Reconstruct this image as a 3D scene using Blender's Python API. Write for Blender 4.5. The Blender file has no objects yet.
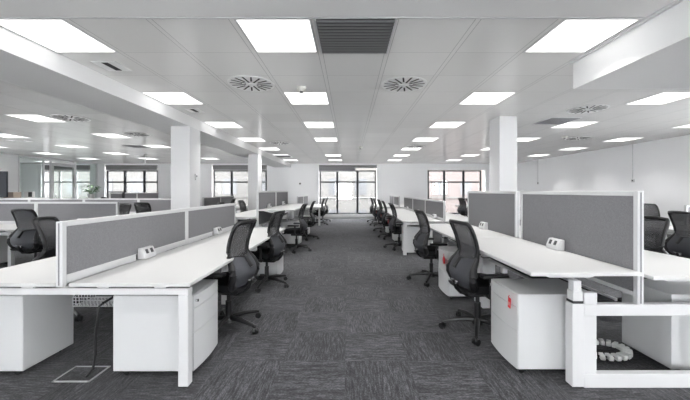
import bpy, bmesh, math, random
from mathutils import Vector, Matrix
random.seed(7)
SC = bpy.context.scene
COL = SC.collection
PI = math.pi

# ------------------------------------------------------------------ camera
F = 311.0; EYE = 1.36
cam_d = bpy.data.cameras.new('camera'); cam = bpy.data.objects.new('camera', cam_d); COL.objects.link(cam)
cam_d.sensor_fit = 'HORIZONTAL'; cam_d.sensor_width = 36.0; cam_d.lens = 36.0 * F / 690.0
cam_d.shift_x = -4.0 / 690; cam_d.shift_y = -9.0 / 690; cam_d.clip_start = 0.05; cam_d.clip_end = 300
cam.location = (0, 0, EYE); cam.rotation_euler = (PI / 2, 0, 0)
SC.camera = cam
# ------------------------------------------------------------------ world, light levels, exposure
LED = 1.3          # luminance of the panel diffusers
PANEL_W = 7.0     # light thrown down by each ceiling panel
SKY = 12.0
world = bpy.data.worlds.new('sky'); SC.world = world; world.use_nodes = True
wn = world.node_tree
wn.nodes['Background'].inputs[0].default_value = (0.985, 0.985, 0.985, 1)
wn.nodes['Background'].inputs[1].default_value = SKY
SC.view_settings.view_transform = 'Standard'; SC.view_settings.look = 'None'
SC.view_settings.gamma = 1.0; SC.view_settings.use_curve_mapping = False
SC.view_settings.exposure = 0.83
SC.cycles.max_bounces = 10; SC.cycles.diffuse_bounces = 6; SC.cycles.glossy_bounces = 4; SC.cycles.transmission_bounces = 6
SC.cycles.transparent_max_bounces = 12; SC.cycles.caustics_reflective = False; SC.cycles.caustics_refractive = False
SC.cycles.sample_clamp_indirect = 6.0

# ------------------------------------------------------------------ materials
def mat(name, col, rough=0.5, metal=0.0, spec=0.5, alpha=1.0, noise=None, bump=None, trans=0.0, coat=0.0):
    m = bpy.data.materials.new(name); m.use_nodes = True
    nt = m.node_tree; b = nt.nodes['Principled BSDF']
    b.inputs['Base Color'].default_value = (*col, 1); b.inputs['Roughness'].default_value = rough
    b.inputs['Metallic'].default_value = metal; b.inputs['Specular IOR Level'].default_value = spec
    b.inputs['Alpha'].default_value = alpha; b.inputs['Transmission Weight'].default_value = trans
    b.inputs['Coat Weight'].default_value = coat
    if noise:
        sc_, amt = noise
        tc = nt.nodes.new('ShaderNodeTexCoord'); n = nt.nodes.new('ShaderNodeTexNoise')
        n.inputs['Scale'].default_value = sc_; n.inputs['Detail'].default_value = 3
        nt.links.new(tc.outputs['Object'], n.inputs['Vector'])
        mx = nt.nodes.new('ShaderNodeMix'); mx.data_type = 'RGBA'
        mx.inputs[6].default_value = (*[c * (1 - amt) for c in col], 1); mx.inputs[7].default_value = (*[min(1, c * (1 + amt)) for c in col], 1)
        nt.links.new(n.outputs['Fac'], mx.inputs[0]); nt.links.new(mx.outputs[2], b.inputs['Base Color'])
        if bump:
            bp = nt.nodes.new('ShaderNodeBump'); bp.inputs['Strength'].default_value = bump; bp.inputs['Distance'].default_value = 0.002
            nt.links.new(n.outputs['Fac'], bp.inputs['Height']); nt.links.new(bp.outputs[0], b.inputs['Normal'])
    return m

def emis(name, col, s):
    m = bpy.data.materials.new(name); m.use_nodes = True
    nt = m.node_tree; nt.nodes.clear()
    e = nt.nodes.new('ShaderNodeEmission'); e.inputs[0].default_value = (*col, 1); e.inputs[1].default_value = s
    o = nt.nodes.new('ShaderNodeOutputMaterial'); nt.links.new(e.outputs[0], o.inputs[0])
    return m

def M_(nt, op, *ins):
    n = nt.nodes.new('ShaderNodeMath'); n.operation = op
    for i, v in enumerate(ins):
        if isinstance(v, (int, float)): n.inputs[i].default_value = v
        else: nt.links.new(v, n.inputs[i])
    return n.outputs[0]

def glass_mat(name, tint, alpha, rough=0.03):
    m = bpy.data.materials.new(name); m.use_nodes = True
    nt = m.node_tree; nt.nodes.clear()
    t = nt.nodes.new('ShaderNodeBsdfTransparent'); t.inputs[0].default_value = (*tint, 1)
    g = nt.nodes.new('ShaderNodeBsdfGlossy'); g.inputs['Roughness'].default_value = rough
    mx = nt.nodes.new('ShaderNodeMixShader'); mx.inputs[0].default_value = alpha
    nt.links.new(t.outputs[0], mx.inputs[1]); nt.links.new(g.outputs[0], mx.inputs[2])
    o = nt.nodes.new('ShaderNodeOutputMaterial'); nt.links.new(mx.outputs[0], o.inputs[0])
    return m

MT = {}
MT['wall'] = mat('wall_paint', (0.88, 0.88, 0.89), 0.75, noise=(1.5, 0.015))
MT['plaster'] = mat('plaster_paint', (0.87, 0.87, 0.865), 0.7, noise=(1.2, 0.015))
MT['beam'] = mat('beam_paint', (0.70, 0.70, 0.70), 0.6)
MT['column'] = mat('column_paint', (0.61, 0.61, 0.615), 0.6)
MT['white'] = mat('white_laminate', (0.60, 0.60, 0.595), 0.35, spec=0.45, noise=(3, 0.01))
MT['white_metal'] = mat('white_powder_coat', (0.62, 0.62, 0.625), 0.4, noise=(8, 0.01))
MT['ped'] = mat('white_pedestal_steel', (0.62, 0.625, 0.63), 0.38, noise=(4, 0.012))
MT['alu'] = mat('silver_aluminium', (0.70, 0.70, 0.71), 0.35, metal=0.5)
MT['fabric'] = mat('grey_felt', (0.215, 0.212, 0.222), 0.95, spec=0.1, noise=(160, 0.35), bump=0.4)
MT['black'] = mat('black_plastic', (0.009, 0.009, 0.010), 0.42)
MT['seat'] = mat('black_seat_fabric', (0.010, 0.010, 0.011), 0.9, spec=0.2, noise=(200, 0.4))
MT['mesh'] = mat('dark_chair_mesh', (0.065, 0.066, 0.072), 0.85, alpha=0.74, noise=(260, 0.35))
MT['pad'] = mat('charcoal_lumbar_mesh', (0.05, 0.052, 0.06), 0.7, noise=(260, 0.35))
MT['dark'] = mat('dark_gap', (0.03, 0.03, 0.032), 0.8)
MT['red'] = mat('red_tag', (0.62, 0.02, 0.03), 0.5)
MT['redp'] = mat('pink_label', (0.75, 0.33, 0.32), 0.6)
MT['chrome'] = mat('chrome_trim', (0.75, 0.75, 0.76), 0.2, metal=1.0)
MT['wframe'] = mat('dark_window_frame', (0.028, 0.029, 0.034), 0.5)
MT['wglass'] = glass_mat('window_glass', (0.97, 0.98, 0.99), 0.06)
MT['pglass'] = glass_mat('partition_glass', (0.92, 0.96, 0.945), 0.10)
MT['blind'] = mat('grey_blind', (0.23, 0.23, 0.24), 0.9, noise=(90, 0.06))
MT['blindw'] = mat('pale_blind', (0.62, 0.62, 0.62), 0.9)
MT['socket'] = mat('dark_socket', (0.05, 0.05, 0.055), 0.5)
MT['led'] = emis('led_diffuser', (1.0, 0.992, 0.98), LED)
MT['louver'] = mat('dark_louver', (0.15, 0.15, 0.152), 0.5)
MT['cream'] = mat('cream_plastic', (0.62, 0.61, 0.57), 0.5)
MT['leaf'] = mat('leaf_green', (0.06, 0.15, 0.05), 0.5, noise=(20, 0.3))
MT['card'] = mat('brown_cardboard', (0.36, 0.30, 0.25), 0.8)
MT['screen'] = mat('dark_screen', (0.035, 0.038, 0.045), 0.75, spec=0.15)
MT['facade'] = mat('cream_facade', (0.062, 0.060, 0.057), 0.9, noise=(0.6, 0.06))
MT['brickf'] = mat('reddish_brick_facade', (0.068, 0.056, 0.053), 0.9, noise=(6, 0.10))
MT['fwin'] = mat('facade_window_glass', (0.028, 0.030, 0.033), 0.3)
MT['ground'] = mat('street', (0.08, 0.08, 0.079), 0.9, noise=(0.4, 0.1))
MT['table'] = mat('grey_brown_laminate', (0.42, 0.38, 0.37), 0.4)
MT['white_cable'] = mat('white_cable_plastic', (0.75, 0.75, 0.74), 0.4)

def carpet():
    m = bpy.data.materials.new('carpet_tiles'); m.use_nodes = True
    nt = m.node_tree; b = nt.nodes['Principled BSDF']; b.inputs['Roughness'].default_value = 1.0; b.inputs['Specular IOR Level'].default_value = 0.1; b.inputs['Sheen Weight'].default_value = 0.12; b.inputs['Sheen Roughness'].default_value = 0.5
    tc = nt.nodes.new('ShaderNodeTexCoord'); sp = nt.nodes.new('ShaderNodeSeparateXYZ'); nt.links.new(tc.outputs['Object'], sp.inputs[0])
    tx = M_(nt, 'MULTIPLY', M_(nt, 'ADD', sp.outputs[0], 50.03), 2.0); ty = M_(nt, 'MULTIPLY', M_(nt, 'ADD', sp.outputs[1], 50.01), 2.0)
    cx = M_(nt, 'FLOOR', tx); cy = M_(nt, 'FLOOR', ty)
    par = M_(nt, 'MODULO', M_(nt, 'ADD', cx, cy), 2.0)
    mxu = nt.nodes.new('ShaderNodeMix'); mxu.data_type = 'FLOAT'; nt.links.new(par, mxu.inputs[0]); nt.links.new(tx, mxu.inputs[2]); nt.links.new(ty, mxu.inputs[3])
    mxv = nt.nodes.new('ShaderNodeMix'); mxv.data_type = 'FLOAT'; nt.links.new(par, mxv.inputs[0]); nt.links.new(ty, mxv.inputs[2]); nt.links.new(tx, mxv.inputs[3])
    wn_ = nt.nodes.new('ShaderNodeTexWhiteNoise'); wn_.noise_dimensions = '2D'
    cb = nt.nodes.new('ShaderNodeCombineXYZ'); nt.links.new(cx, cb.inputs[0]); nt.links.new(cy, cb.inputs[1]); nt.links.new(cb.outputs[0], wn_.inputs['Vector'])
    def streak(su, sv, det):
        c = nt.nodes.new('ShaderNodeCombineXYZ')
        nt.links.new(M_(nt, 'MULTIPLY', mxu.outputs[0], su), c.inputs[0]); nt.links.new(M_(nt, 'MULTIPLY', mxv.outputs[0], sv), c.inputs[1])
        nt.links.new(M_(nt, 'MULTIPLY', wn_.outputs['Value'], 37.0), c.inputs[2])
        n = nt.nodes.new('ShaderNodeTexNoise'); n.inputs['Scale'].default_value = 1.0; n.inputs['Detail'].default_value = det
        nt.links.new(c.outputs[0], n.inputs['Vector']); return n.outputs['Fac']
    s1 = streak(42, 5.0, 2); s2 = streak(85, 34, 1); s3 = streak(6, 1.0, 1)
    v = M_(nt, 'ADD', M_(nt, 'ADD', M_(nt, 'MULTIPLY', s1, 0.55), M_(nt, 'MULTIPLY', s2, 0.45)), M_(nt, 'MULTIPLY', s3, 0.14))
    v = M_(nt, 'ADD', v, M_(nt, 'MULTIPLY', wn_.outputs['Value'], 0.05))
    r = nt.nodes.new('ShaderNodeValToRGB'); nt.links.new(v, r.inputs[0])
    e = r.color_ramp.elements
    e[0].position = 0.47; e[0].color = (0.020, 0.020, 0.022, 1); e[1].position = 0.86; e[1].color = (0.155, 0.155, 0.165, 1)
    k = e.new(0.62); k.color = (0.052, 0.052, 0.057, 1)
    nt.links.new(r.outputs[0], b.inputs['Base Color'])
    bp = nt.nodes.new('ShaderNodeBump'); bp.inputs['Strength'].default_value = 0.5; bp.inputs['Distance'].default_value = 0.004
    nt.links.new(v, bp.inputs['Height']); nt.links.new(bp.outputs[0], b.inputs['Normal'])
    return m
MT['carpet'] = carpet()

PX, PY, X0, Y0 = 0.6475, 0.603, -0.9, 2.427     # ceiling grid pitch and origin
def ceil_tiles():
    m = bpy.data.materials.new('metal_ceiling_tiles'); m.use_nodes = True
    nt = m.node_tree; b = nt.nodes['Principled BSDF']
    tc = nt.nodes.new('ShaderNodeTexCoord'); sp = nt.nodes.new('ShaderNodeSeparateXYZ'); nt.links.new(tc.outputs['Object'], sp.inputs[0])
    u = M_(nt, 'DIVIDE', M_(nt, 'SUBTRACT', sp.outputs[0], X0 - 100 * PX), PX); v = M_(nt, 'DIVIDE', M_(nt, 'SUBTRACT', sp.outputs[1], Y0 - 100 * PY), PY)
    fu = M_(nt, 'MULTIPLY', M_(nt, 'FRACT', u), PX); fv = M_(nt, 'MULTIPLY', M_(nt, 'FRACT', v), PY)
    cu = M_(nt, 'FLOOR', u); cv = M_(nt, 'FLOOR', v)
    # dark joints: at 0 and 0.60 (runner strip between) across x, at 0 across y
    l1 = M_(nt, 'LESS_THAN', M_(nt, 'ABSOLUTE', M_(nt, 'SUBTRACT', fu, 0.6)), 0.003)
    l2 = M_(nt, 'GREATER_THAN', fu, PX - 0.006)
    l3 = M_(nt, 'LESS_THAN', fv, 0.004)
    strip = M_(nt, 'GREATER_THAN', fu, 0.6)
    line = M_(nt, 'MAXIMUM', M_(nt, 'MAXIMUM', l1, l2), M_(nt, 'MULTIPLY', l3, M_(nt, 'SUBTRACT', 1.0, strip)))
    wn_ = nt.nodes.new('ShaderNodeTexWhiteNoise'); wn_.noise_dimensions = '2D'
    cb = nt.nodes.new('ShaderNodeCombineXYZ'); nt.links.new(cu, cb.inputs[0]); nt.links.new(cv, cb.inputs[1]); nt.links.new(cb.outputs[0], wn_.inputs['Vector'])
    mx = nt.nodes.new('ShaderNodeMix'); mx.data_type = 'RGBA'; nt.links.new(wn_.outputs['Value'], mx.inputs[0])
    mx.inputs[6].default_value = (0.87, 0.865, 0.85, 1); mx.inputs[7].default_value = (0.905, 0.90, 0.885, 1)
    m2 = nt.nodes.new('ShaderNodeMix'); m2.data_type = 'RGBA'; nt.links.new(line, m2.inputs[0]); nt.links.new(mx.outputs[2], m2.inputs[6]); m2.inputs[7].default_value = (0.55, 0.55, 0.545, 1)
    nt.links.new(m2.outputs[2], b.inputs['Base Color'])
    b.inputs['Roughness'].default_value = 0.2; b.inputs['Specular IOR Level'].default_value = 0.5
    # every tile hangs a little differently, so reflections break from tile to tile
    tilt = nt.nodes.new('ShaderNodeCombineXYZ'); sc_ = nt.nodes.new('ShaderNodeSeparateXYZ')
    nt.links.new(wn_.outputs['Color'], sc_.inputs[0])
    nt.links.new(M_(nt, 'MULTIPLY', M_(nt, 'SUBTRACT', sc_.outputs[0], 0.5), 0.025), tilt.inputs[0])
    nt.links.new(M_(nt, 'MULTIPLY', M_(nt, 'SUBTRACT', sc_.outputs[1], 0.5), 0.025), tilt.inputs[1])
    g = nt.nodes.new('ShaderNodeNewGeometry'); ad = nt.nodes.new('ShaderNodeVectorMath'); ad.operation = 'ADD'
    nt.links.new(g.outputs['Normal'], ad.inputs[0]); nt.links.new(tilt.outputs[0], ad.inputs[1])
    nm = nt.nodes.new('ShaderNodeVectorMath'); nm.operation = 'NORMALIZE'; nt.links.new(ad.outputs[0], nm.inputs[0]); nt.links.new(nm.outputs[0], b.inputs['Normal'])
    return m
MT['tiles'] = ceil_tiles()

# ------------------------------------------------------------------ mesh builder
class MB:
    def __init__(s): s.bm = bmesh.new()
    def merge(s, o):
        me = bpy.data.meshes.new('t'); o.to_mesh(me); o.free(); s.bm.from_mesh(me); bpy.data.meshes.remove(me); return s
    def box(s, x0, x1, y0, y1, z0, z1, bev=0.0, seg=2, rot=None):
        b = bmesh.new(); bmesh.ops.create_cube(b, size=1.0)
        for v in b.verts:
            v.co = Vector(((x0 + x1) / 2 + v.co.x * (x1 - x0), (y0 + y1) / 2 + v.co.y * (y1 - y0), (z0 + z1) / 2 + v.co.z * (z1 - z0)))
        if bev: bmesh.ops.bevel(b, geom=b.edges[:], offset=bev, segments=seg, profile=0.5, affect='EDGES', clamp_overlap=True)
        if rot is not None: bmesh.ops.transform(b, matrix=rot, verts=b.verts)
        return s.merge(b)
    def cone(s, p0, p1, r0, r1, seg=16):
        p0, p1 = Vector(p0), Vector(p1); d = p1 - p0
        b = bmesh.new(); bmesh.ops.create_cone(b, cap_ends=True, segments=seg, radius1=r0, radius2=r1, depth=d.length)
        q = d.to_track_quat('Z', 'Y').to_matrix().to_4x4()
        bmesh.ops.transform(b, matrix=Matrix.Translation((p0 + p1) / 2) @ q, verts=b.verts)
        return s.merge(b)
    def cyl(s, p0, p1, r, seg=16): return s.cone(p0, p1, r, r, seg)
    def tube(s, pts, r, seg=8, closed=False, flat=1.0):
        pts = [Vector(p) for p in pts]; n = len(pts); b = bmesh.new(); rings = []
        up = Vector((0.13, 0.21, 1)).normalized()
        for i, p in enumerate(pts):
            a = pts[i - 1] if (i > 0 or closed) else p; c = pts[(i + 1) % n] if (i < n - 1 or closed) else p
            t = (c - a).normalized(); x = t.cross(up)
            if x.length < 1e-3: x = t.cross(Vector((1, 0, 0)))
            x.normalize(); y = t.cross(x).normalized(); up = -y if False else up
            rr = r[i] if isinstance(r, (list, tuple)) else r
            rings.append([b.verts.new(p + x * rr * math.cos(2 * PI * k / seg) + y * rr * flat * math.sin(2 * PI * k / seg)) for k in range(seg)])
        for i in range(n if closed else n - 1):
            A, B = rings[i], rings[(i + 1) % n]
            for k in range(seg): b.faces.new((A[k], A[(k + 1) % seg], B[(k + 1) % seg], B[k]))
        if not closed:
            b.faces.new(rings[0][::-1]); b.faces.new(rings[-1])
        bmesh.ops.recalc_face_normals(b, faces=b.faces)
        return s.merge(b)
    def prism(s, poly, axis, a, c, bev=0.0):
        """poly: 2-D outline; axis: the axis it is pulled along, from a to c"""
        b = bmesh.new()
        def P(u, v, w):
            return {'x': (w, u, v), 'y': (u, w, v), 'z': (u, v, w)}[axis]
        A = [b.verts.new(P(u, v, a)) for u, v in poly]; C = [b.verts.new(P(u, v, c)) for u, v in poly]
        n = len(poly); b.faces.new(A); b.faces.new(C[::-1])
        for i in range(n): b.faces.new((A[i], C[i], C[(i + 1) % n], A[(i + 1) % n]))
        bmesh.ops.recalc_face_normals(b, faces=b.faces)
        if bev: bmesh.ops.bevel(b, geom=b.edges[:], offset=bev, segments=2, profile=0.5, affect='EDGES', clamp_overlap=True)
        return s.merge(b)
    def surf(s, fn, nu, nv, th):
        """closed sheet of thickness th; fn(i/nu, j/nv) gives a point"""
        b = bmesh.new()
        P = [[Vector(fn(i / nu, j / nv)) for j in range(nv + 1)] for i in range(nu + 1)]
        N = [[None] * (nv + 1) for _ in range(nu + 1)]
        for i in range(nu + 1):
            for j in range(nv + 1):
                du = P[min(i + 1, nu)][j] - P[max(i - 1, 0)][j]; dv = P[i][min(j + 1, nv)] - P[i][max(j - 1, 0)]
                N[i][j] = du.cross(dv).normalized() if du.cross(dv).length > 1e-9 else Vector((0, 1, 0))
        A = [[b.verts.new(P[i][j] + N[i][j] * th / 2) for j in range(nv + 1)] for i in range(nu + 1)]
        B = [[b.verts.new(P[i][j] - N[i][j] * th / 2) for j in range(nv + 1)] for i in range(nu + 1)]
        for i in range(nu):
            for j in range(nv):
                b.faces.new((A[i][j], A[i + 1][j], A[i + 1][j + 1], A[i][j + 1]))
                b.faces.new((B[i][j], B[i][j + 1], B[i + 1][j + 1], B[i + 1][j]))
        for i in range(nu):
            b.faces.new((A[i][0], B[i][0], B[i + 1][0], A[i + 1][0])); b.faces.new((A[i][nv], A[i + 1][nv], B[i + 1][nv], B[i][nv]))
        for j in range(nv):
            b.faces.new((A[0][j], A[0][j + 1], B[0][j + 1], B[0][j])); b.faces.new((A[nu][j], B[nu][j], B[nu][j + 1], A[nu][j + 1]))
        bmesh.ops.recalc_face_normals(b, faces=b.faces)
        return s.merge(b)
    def ball(s, c, r, sx=1, sy=1, sz=1, seg=12):
        b = bmesh.new(); bmesh.ops.create_uvsphere(b, u_segments=seg, v_segments=max(6, seg // 2), radius=r)
        for v in b.verts: v.co = Vector((c[0] + v.co.x * sx, c[1] + v.co.y * sy, c[2] + v.co.z * sz))
        return s.merge(b)
    def build(s, name, m, parent=None, loc=None, smooth=True):
        me = bpy.data.meshes.new(name); s.bm.to_mesh(me); s.bm.free()
        me.materials.append(MT[m] if isinstance(m, str) else m)
        if smooth:
            for p in me.polygons: p.use_smooth = True
            me.set_sharp_from_angle(angle=math.radians(35))
        o = bpy.data.objects.new(name, me); COL.objects.link(o)
        if parent: o.parent = parent
        if loc: o.location = loc
        return o

def tag(o, label=None, cat=None, group=None, kind=None):
    if label: o['label'] = label
    if cat: o['category'] = cat
    if group: o['group'] = group
    if kind: o['kind'] = kind
    return o
def empty(name, loc=(0, 0, 0), rz=0.0):
    o = bpy.data.objects.new(name, None); COL.objects.link(o); o.location = loc; o.rotation_euler = (0, 0, rz); o.empty_display_size = 0.1
    return o
def struct(o): o['kind'] = 'structure'; return o
def kids(o): return list(KIDS.get(o.name, [])) or [c for c in o.children]
KIDS = {}
def copy_tree(o, parent=None):
    c = o.copy(); COL.objects.link(c); c.parent = parent
    for ch in list(o.children): copy_tree(ch, c)
    return c
def place(proto, used, loc, rz, label, group=None):
    o = proto if not used else copy_tree(proto)
    o.location = loc; o.rotation_euler = (0, 0, rz); o['label'] = label
    if group: o['group'] = group
    elif 'group' in o: del o['group']
    return o

# ================================================================== THE ROOM
H = 2.71; YB = 15.28; XR = 8.15; XL = -12.4; YF = -4.0
def single(name, m, fn, smooth=False):
    b = MB(); fn(b); return struct(b.build(name, m, smooth=smooth))
single('floor', 'carpet', lambda b: b.box(-16.3, XR + .1, YF - .1, YB + .3, -0.1, 0))
single('ceiling', 'tiles', lambda b: b.box(-16.3, XR + .2, Y0, YB + .3, H, H + .1))
single('ceiling_front', 'plaster', lambda b: b.box(-16.3, XR + .2, YF - .2, Y0, H, H + .1))
single('trim_1', 'alu', lambda b: b.box(-2.83, 2.3, Y0 - .012, Y0 + .006, H - .006, H + .001))

# unseen windows added behind the camera so daylight brightens the faces towards it
ADDED_FW = [(-7.6, -5.6), (-1.6, 0.4), (4.0, 6.0)]
def frontwall(b):
    x = -16.3
    for a, c in ADDED_FW:
        b.box(x, a, YF - .2, YF, 0, H); b.box(a, c, YF - .2, YF, 0, .35); b.box(a, c, YF - .2, YF, 2.38, H); x = c
    b.box(x, XR + .2, YF - .2, YF, 0, H)
single('wall_front', 'wall', frontwall)
for n, (a, c) in enumerate(ADDED_FW):
    w = struct(empty('window_%d' % (n + 6), ((a + c) / 2, YF - .1, .35))); hw = (c - a) / 2  # added window, out of view, lets in frontal daylight
    b = MB(); b.box(-hw, -hw + .06, -.03, .03, 0, 2.03); b.box(hw - .06, hw, -.03, .03, 0, 2.03); b.box(-hw, hw, -.03, .03, 0, .06); b.box(-hw, hw, -.03, .03, 1.97, 2.03); b.box(-.03, .03, -.03, .03, .06, 1.97)
    b.build('window_frame', 'wframe', w, smooth=False)
    b = MB(); b.box(-hw + .05, hw - .05, -.004, .004, .05, 1.98); b.build('pane', 'wglass', w, smooth=False)
# unseen windows added along both long walls, to brighten walls and ceiling
ADDED_SIDE = {'left': [(-3.2, -.4), (.2, 3.0), (3.6, 6.4), (7.0, 9.8)], 'right': [(-3.4, -1.0), (-.4, 2.0), (2.6, 5.0)]}
def sidewall(side):
    xa, xb, y1 = (XL - .2, XL, 11.65) if side == 'left' else (XR, XR + .2, YB)
    def f(b):
        y = YF
        for a, c in ADDED_SIDE[side]:
            b.box(xa, xb, y, a, 0, H); b.box(xa, xb, a, c, 0, .9); b.box(xa, xb, a, c, 2.3, H); y = c
        b.box(xa, xb, y, y1, 0, H)
    single('wall_' + side, 'wall', f)
    for n, (a, c) in enumerate(ADDED_SIDE[side]):
        w = struct(empty('window_%d' % (n + (10 if side == 'left' else 15)), ((xa + xb) / 2, (a + c) / 2, .9))); hw = (c - a) / 2  # added window, out of view, lets in daylight from the side
        b = MB(); b.box(-.03, .03, -hw, -hw + .06, 0, 1.4); b.box(-.03, .03, hw - .06, hw, 0, 1.4); b.box(-.03, .03, -hw, hw, 0, .06); b.box(-.03, .03, -hw, hw, 1.34, 1.4); b.box(-.03, .03, -.03, .03, .06, 1.34)
        b.build('window_frame', 'wframe', w, smooth=False)
        b = MB(); b.box(-.004, .004, -hw + .05, hw - .05, .05, 1.35); b.build('pane', 'wglass', w, smooth=False)
sidewall('left'); sidewall('right')
def mroom(b):
    b.box(-16.3, -16.1, 11.5, YB, 0, H); b.box(-16.1, XL - .2, 11.45, 11.65, 0, H)
single('wall_meeting_room', 'wall', mroom)
# back wall with its window openings
WIN = [(-15.1, -12.75), (-11.98, -9.43), (-6.71, -4.07), (-1.45, 1.33), (3.9, 6.54)]
ZS, ZT, ZH = 0.22, 2.38, 2.66
def backwall(b):
    x = -16.3
    for a, c in WIN:
        b.box(x, a - .04, YB, YB + .25, 0, H); x = c + (.04 if c < 3 else .16)
        b.box(a - .04, x, YB, YB + .25, 0, ZS); b.box(a - .04, x, YB, YB + .25, ZH if c < 3 else ZT + .02, H)
    b.box(x, XR + .2, YB, YB + .25, 0, H)
single('wall_back', 'wall', backwall)
single('baseboard_back', 'white_metal', lambda b: [b.box(a, c, YB - .015, YB, 0, .1, .003) for a, c in ((-9.4, -6.8), (-4.0, 3.8), (6.7, XR))])
single('baseboard_right', 'white_metal', lambda b: b.box(XR - .015, XR, YF, YB - .02, 0, .1, .003))
for n, (a, c) in enumerate(WIN):
    w = struct(empty('window_%d' % (n + 1), ((a + c) / 2, YB + .12, ZS)))
    L = c - a; hw = L / 2; hh = ZT - ZS; t = .035
    b = MB(); b.box(-hw, -hw + .06, -.03, .03, 0, hh); b.box(hw - .06, hw, -.03, .03, 0, hh)
    b.box(-hw, hw, -.03, .03, 0, .07); b.box(-hw, hw, -.03, .03, hh - .06, hh)
    b.build('window_frame', 'wframe' if n else 'white_metal', w, smooth=False)
    m1, m2 = {3: (-.58, .42), 4: (4.71, 5.66), 2: (-5.80, -4.94), 1: (-11.08, -10.12), 0: (-14.3, -13.5)}[n]
    m1 -= (a + c) / 2; m2 -= (a + c) / 2
    for mm in (m1, m2): b = MB(); b.box(mm - .05, mm + .05, -.035, .035, .06, hh - .05); b.build('mullion', 'wframe' if n else 'white_metal', w, smooth=False)
    zt = 1.80 - ZS; b = MB()
    for p, q in ((-hw + .06, m1 - .05), (m1 + .05, m2 - .05), (m2 + .05, hw - .06)): b.box(p, q, -.03, .03, zt - .035, zt + .035)
    b.build('transom', 'wframe' if n else 'white_metal', w, smooth=False)
    b = MB(); b.box(-hw + .05, hw - .05, -.004, .004, .05, hh - .05); b.build('pane', 'wglass', w, smooth=False)
    if n < 4:
        # fabric roller blind rolled up over the window
        r = empty('roller_blind', ((a + c) / 2, YB + .05, ZT)); 
        tag(r, ['grey roller blind rolled up over the meeting room window', 'grey roller blind rolled up over the window beside the glass meeting room',
                'grey roller blind rolled up over the window seen between the two columns', 'dark grey roller blind drawn lower over part of the central aisle window'][n], 'blind')
        b = MB(); b.cyl((-hw, 0, .22), (hw, 0, .22), .035); b.build('roller_tube', 'blind', r)
        b = MB()
        if n == 3:
            b.box(-hw - .03, .38, -.012, -.004, -.03, .26); b.box(.38, hw + .03, -.012, -.004, .12, .26)
        else: b.box(-hw, hw, -.012, -.004, .02, .26)
        b.build('blind_cloth', 'blind', r, smooth=False)
        b = MB(); z = -.045 if n == 3 else .005
        b.box(-hw, .38 if n == 3 else hw, -.016, 0, z, z + .02); b.build('bottom_bar', 'alu', r, smooth=False)

# downstand beam on the left over the columns, boxed soffit on the right
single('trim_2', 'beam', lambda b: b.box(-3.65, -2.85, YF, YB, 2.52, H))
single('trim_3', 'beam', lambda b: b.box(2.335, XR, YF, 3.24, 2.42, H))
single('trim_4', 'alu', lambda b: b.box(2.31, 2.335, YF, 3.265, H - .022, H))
def column(x0, x1, y0, y1, z):
    c = MB(); c.box(x0, x1, y0, y1, 0, z, .006); return struct(c.build('column', 'column', smooth=False))
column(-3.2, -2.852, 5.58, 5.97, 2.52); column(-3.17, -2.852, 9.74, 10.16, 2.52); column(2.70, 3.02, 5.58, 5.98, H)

# ---- glass partition of the meeting room (runs along y at XL)
gp = struct(empty('glass_partition', (XL, 11.65, 0)))
b = MB(); b.box(-.04, .04, 0, 3.63, 0, .06); b.box(-.04, .04, 0, 3.63, H - .05, H)
for y in (0.0, .95, 1.25, 2.42, 3.59): b.box(-.03, .03, y, y + .04, .06, H - .05)
b.build('partition_frame', 'alu', gp, smooth=False)
for y0, y1 in ((.04, .95), (2.46, 3.59)):
    b = MB(); b.box(-.006, .006, y0, y1, .06, H - .05); b.build('partition_glass', 'pglass', gp, smooth=False)
d = struct(empty('door_1', (XL, 12.94, 0)))
b = MB(); b.box(-.035, .035, 0, .09, .01, 2.55); b.box(-.035, .035, 1.04, 1.13, .01, 2.55); b.box(-.035, .035, .09, 1.04, 2.42, 2.55); b.box(-.035, .035, .09, 1.04, .01, .16); b.build('door_frame', 'white_metal', d, smooth=False)
b = MB(); b.box(-.006, .006, .09, 1.04, .16, 2.42); b.build('door_glass', 'pglass', d, smooth=False)
b = MB(); b.cyl((.06, .14, .95), (.06, .14, 1.25), .012); b.cyl((.03, .14, .98), (.06, .14, .98), .008); b.cyl((.03, .14, 1.22), (.06, .14, 1.22), .008); b.build('door_handle', 'chrome', d)

# ---- outside: street, facades, balcony rail
single('ground_outside', 'ground', lambda b: b.box(-60, 60, YB + .3, 60, -3.2, -3.0))
def facade(name, x0, x1, y, z1, m, label, step, wh, z0=-3):
    r = tag(empty(name, ((x0 + x1) / 2, y, z0)), label, 'building'); hw = (x1 - x0) / 2
    b = MB(); b.box(-hw, hw, 0, 3, 0, z1 - z0); b.build('wall', m, r, smooth=False)
    z = .9
    while z + wh < z1 - z0:
        b = MB(); x = -hw + step * .3; 
        while x + step * .45 < hw:
            q = MB(); q.box(x, x + step * .45, -.03, .05, z, z + wh); q.build('window', 'fwin', r, smooth=False)
            x += step
        b.box(-hw, hw, -.12, 0, z - .35, z - .2); b.build('ledge', 'facade', r, smooth=False)
        z += 3.1
facade('office_building', -42, -8.5, 34, 12, 'facade', 'pale facade with rows of windows behind the left windows', 3.4, 1.7)
facade('apartment_building', -8, 7.2, 31, 9, 'facade', 'cream facade across the street behind the central aisle window', 2.6, 1.6)
facade('brick_building', 7.6, 30, 30, 11, 'brickf', 'reddish brick facade behind the window on the right side', 2.4, 1.3)
b = MB(); b.box(-1.9, 1.8, YB + 1.3, YB + 1.34, .98, 1.03)
for i in range(4): b.box(-1.9 + i * 1.2, -1.88 + i * 1.2, YB + 1.31, YB + 1.33, .12, .98)
r = tag(b.build('balcony_railing', 'alu', smooth=False), 'thin metal balcony railing outside the central window', 'railing')
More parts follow.
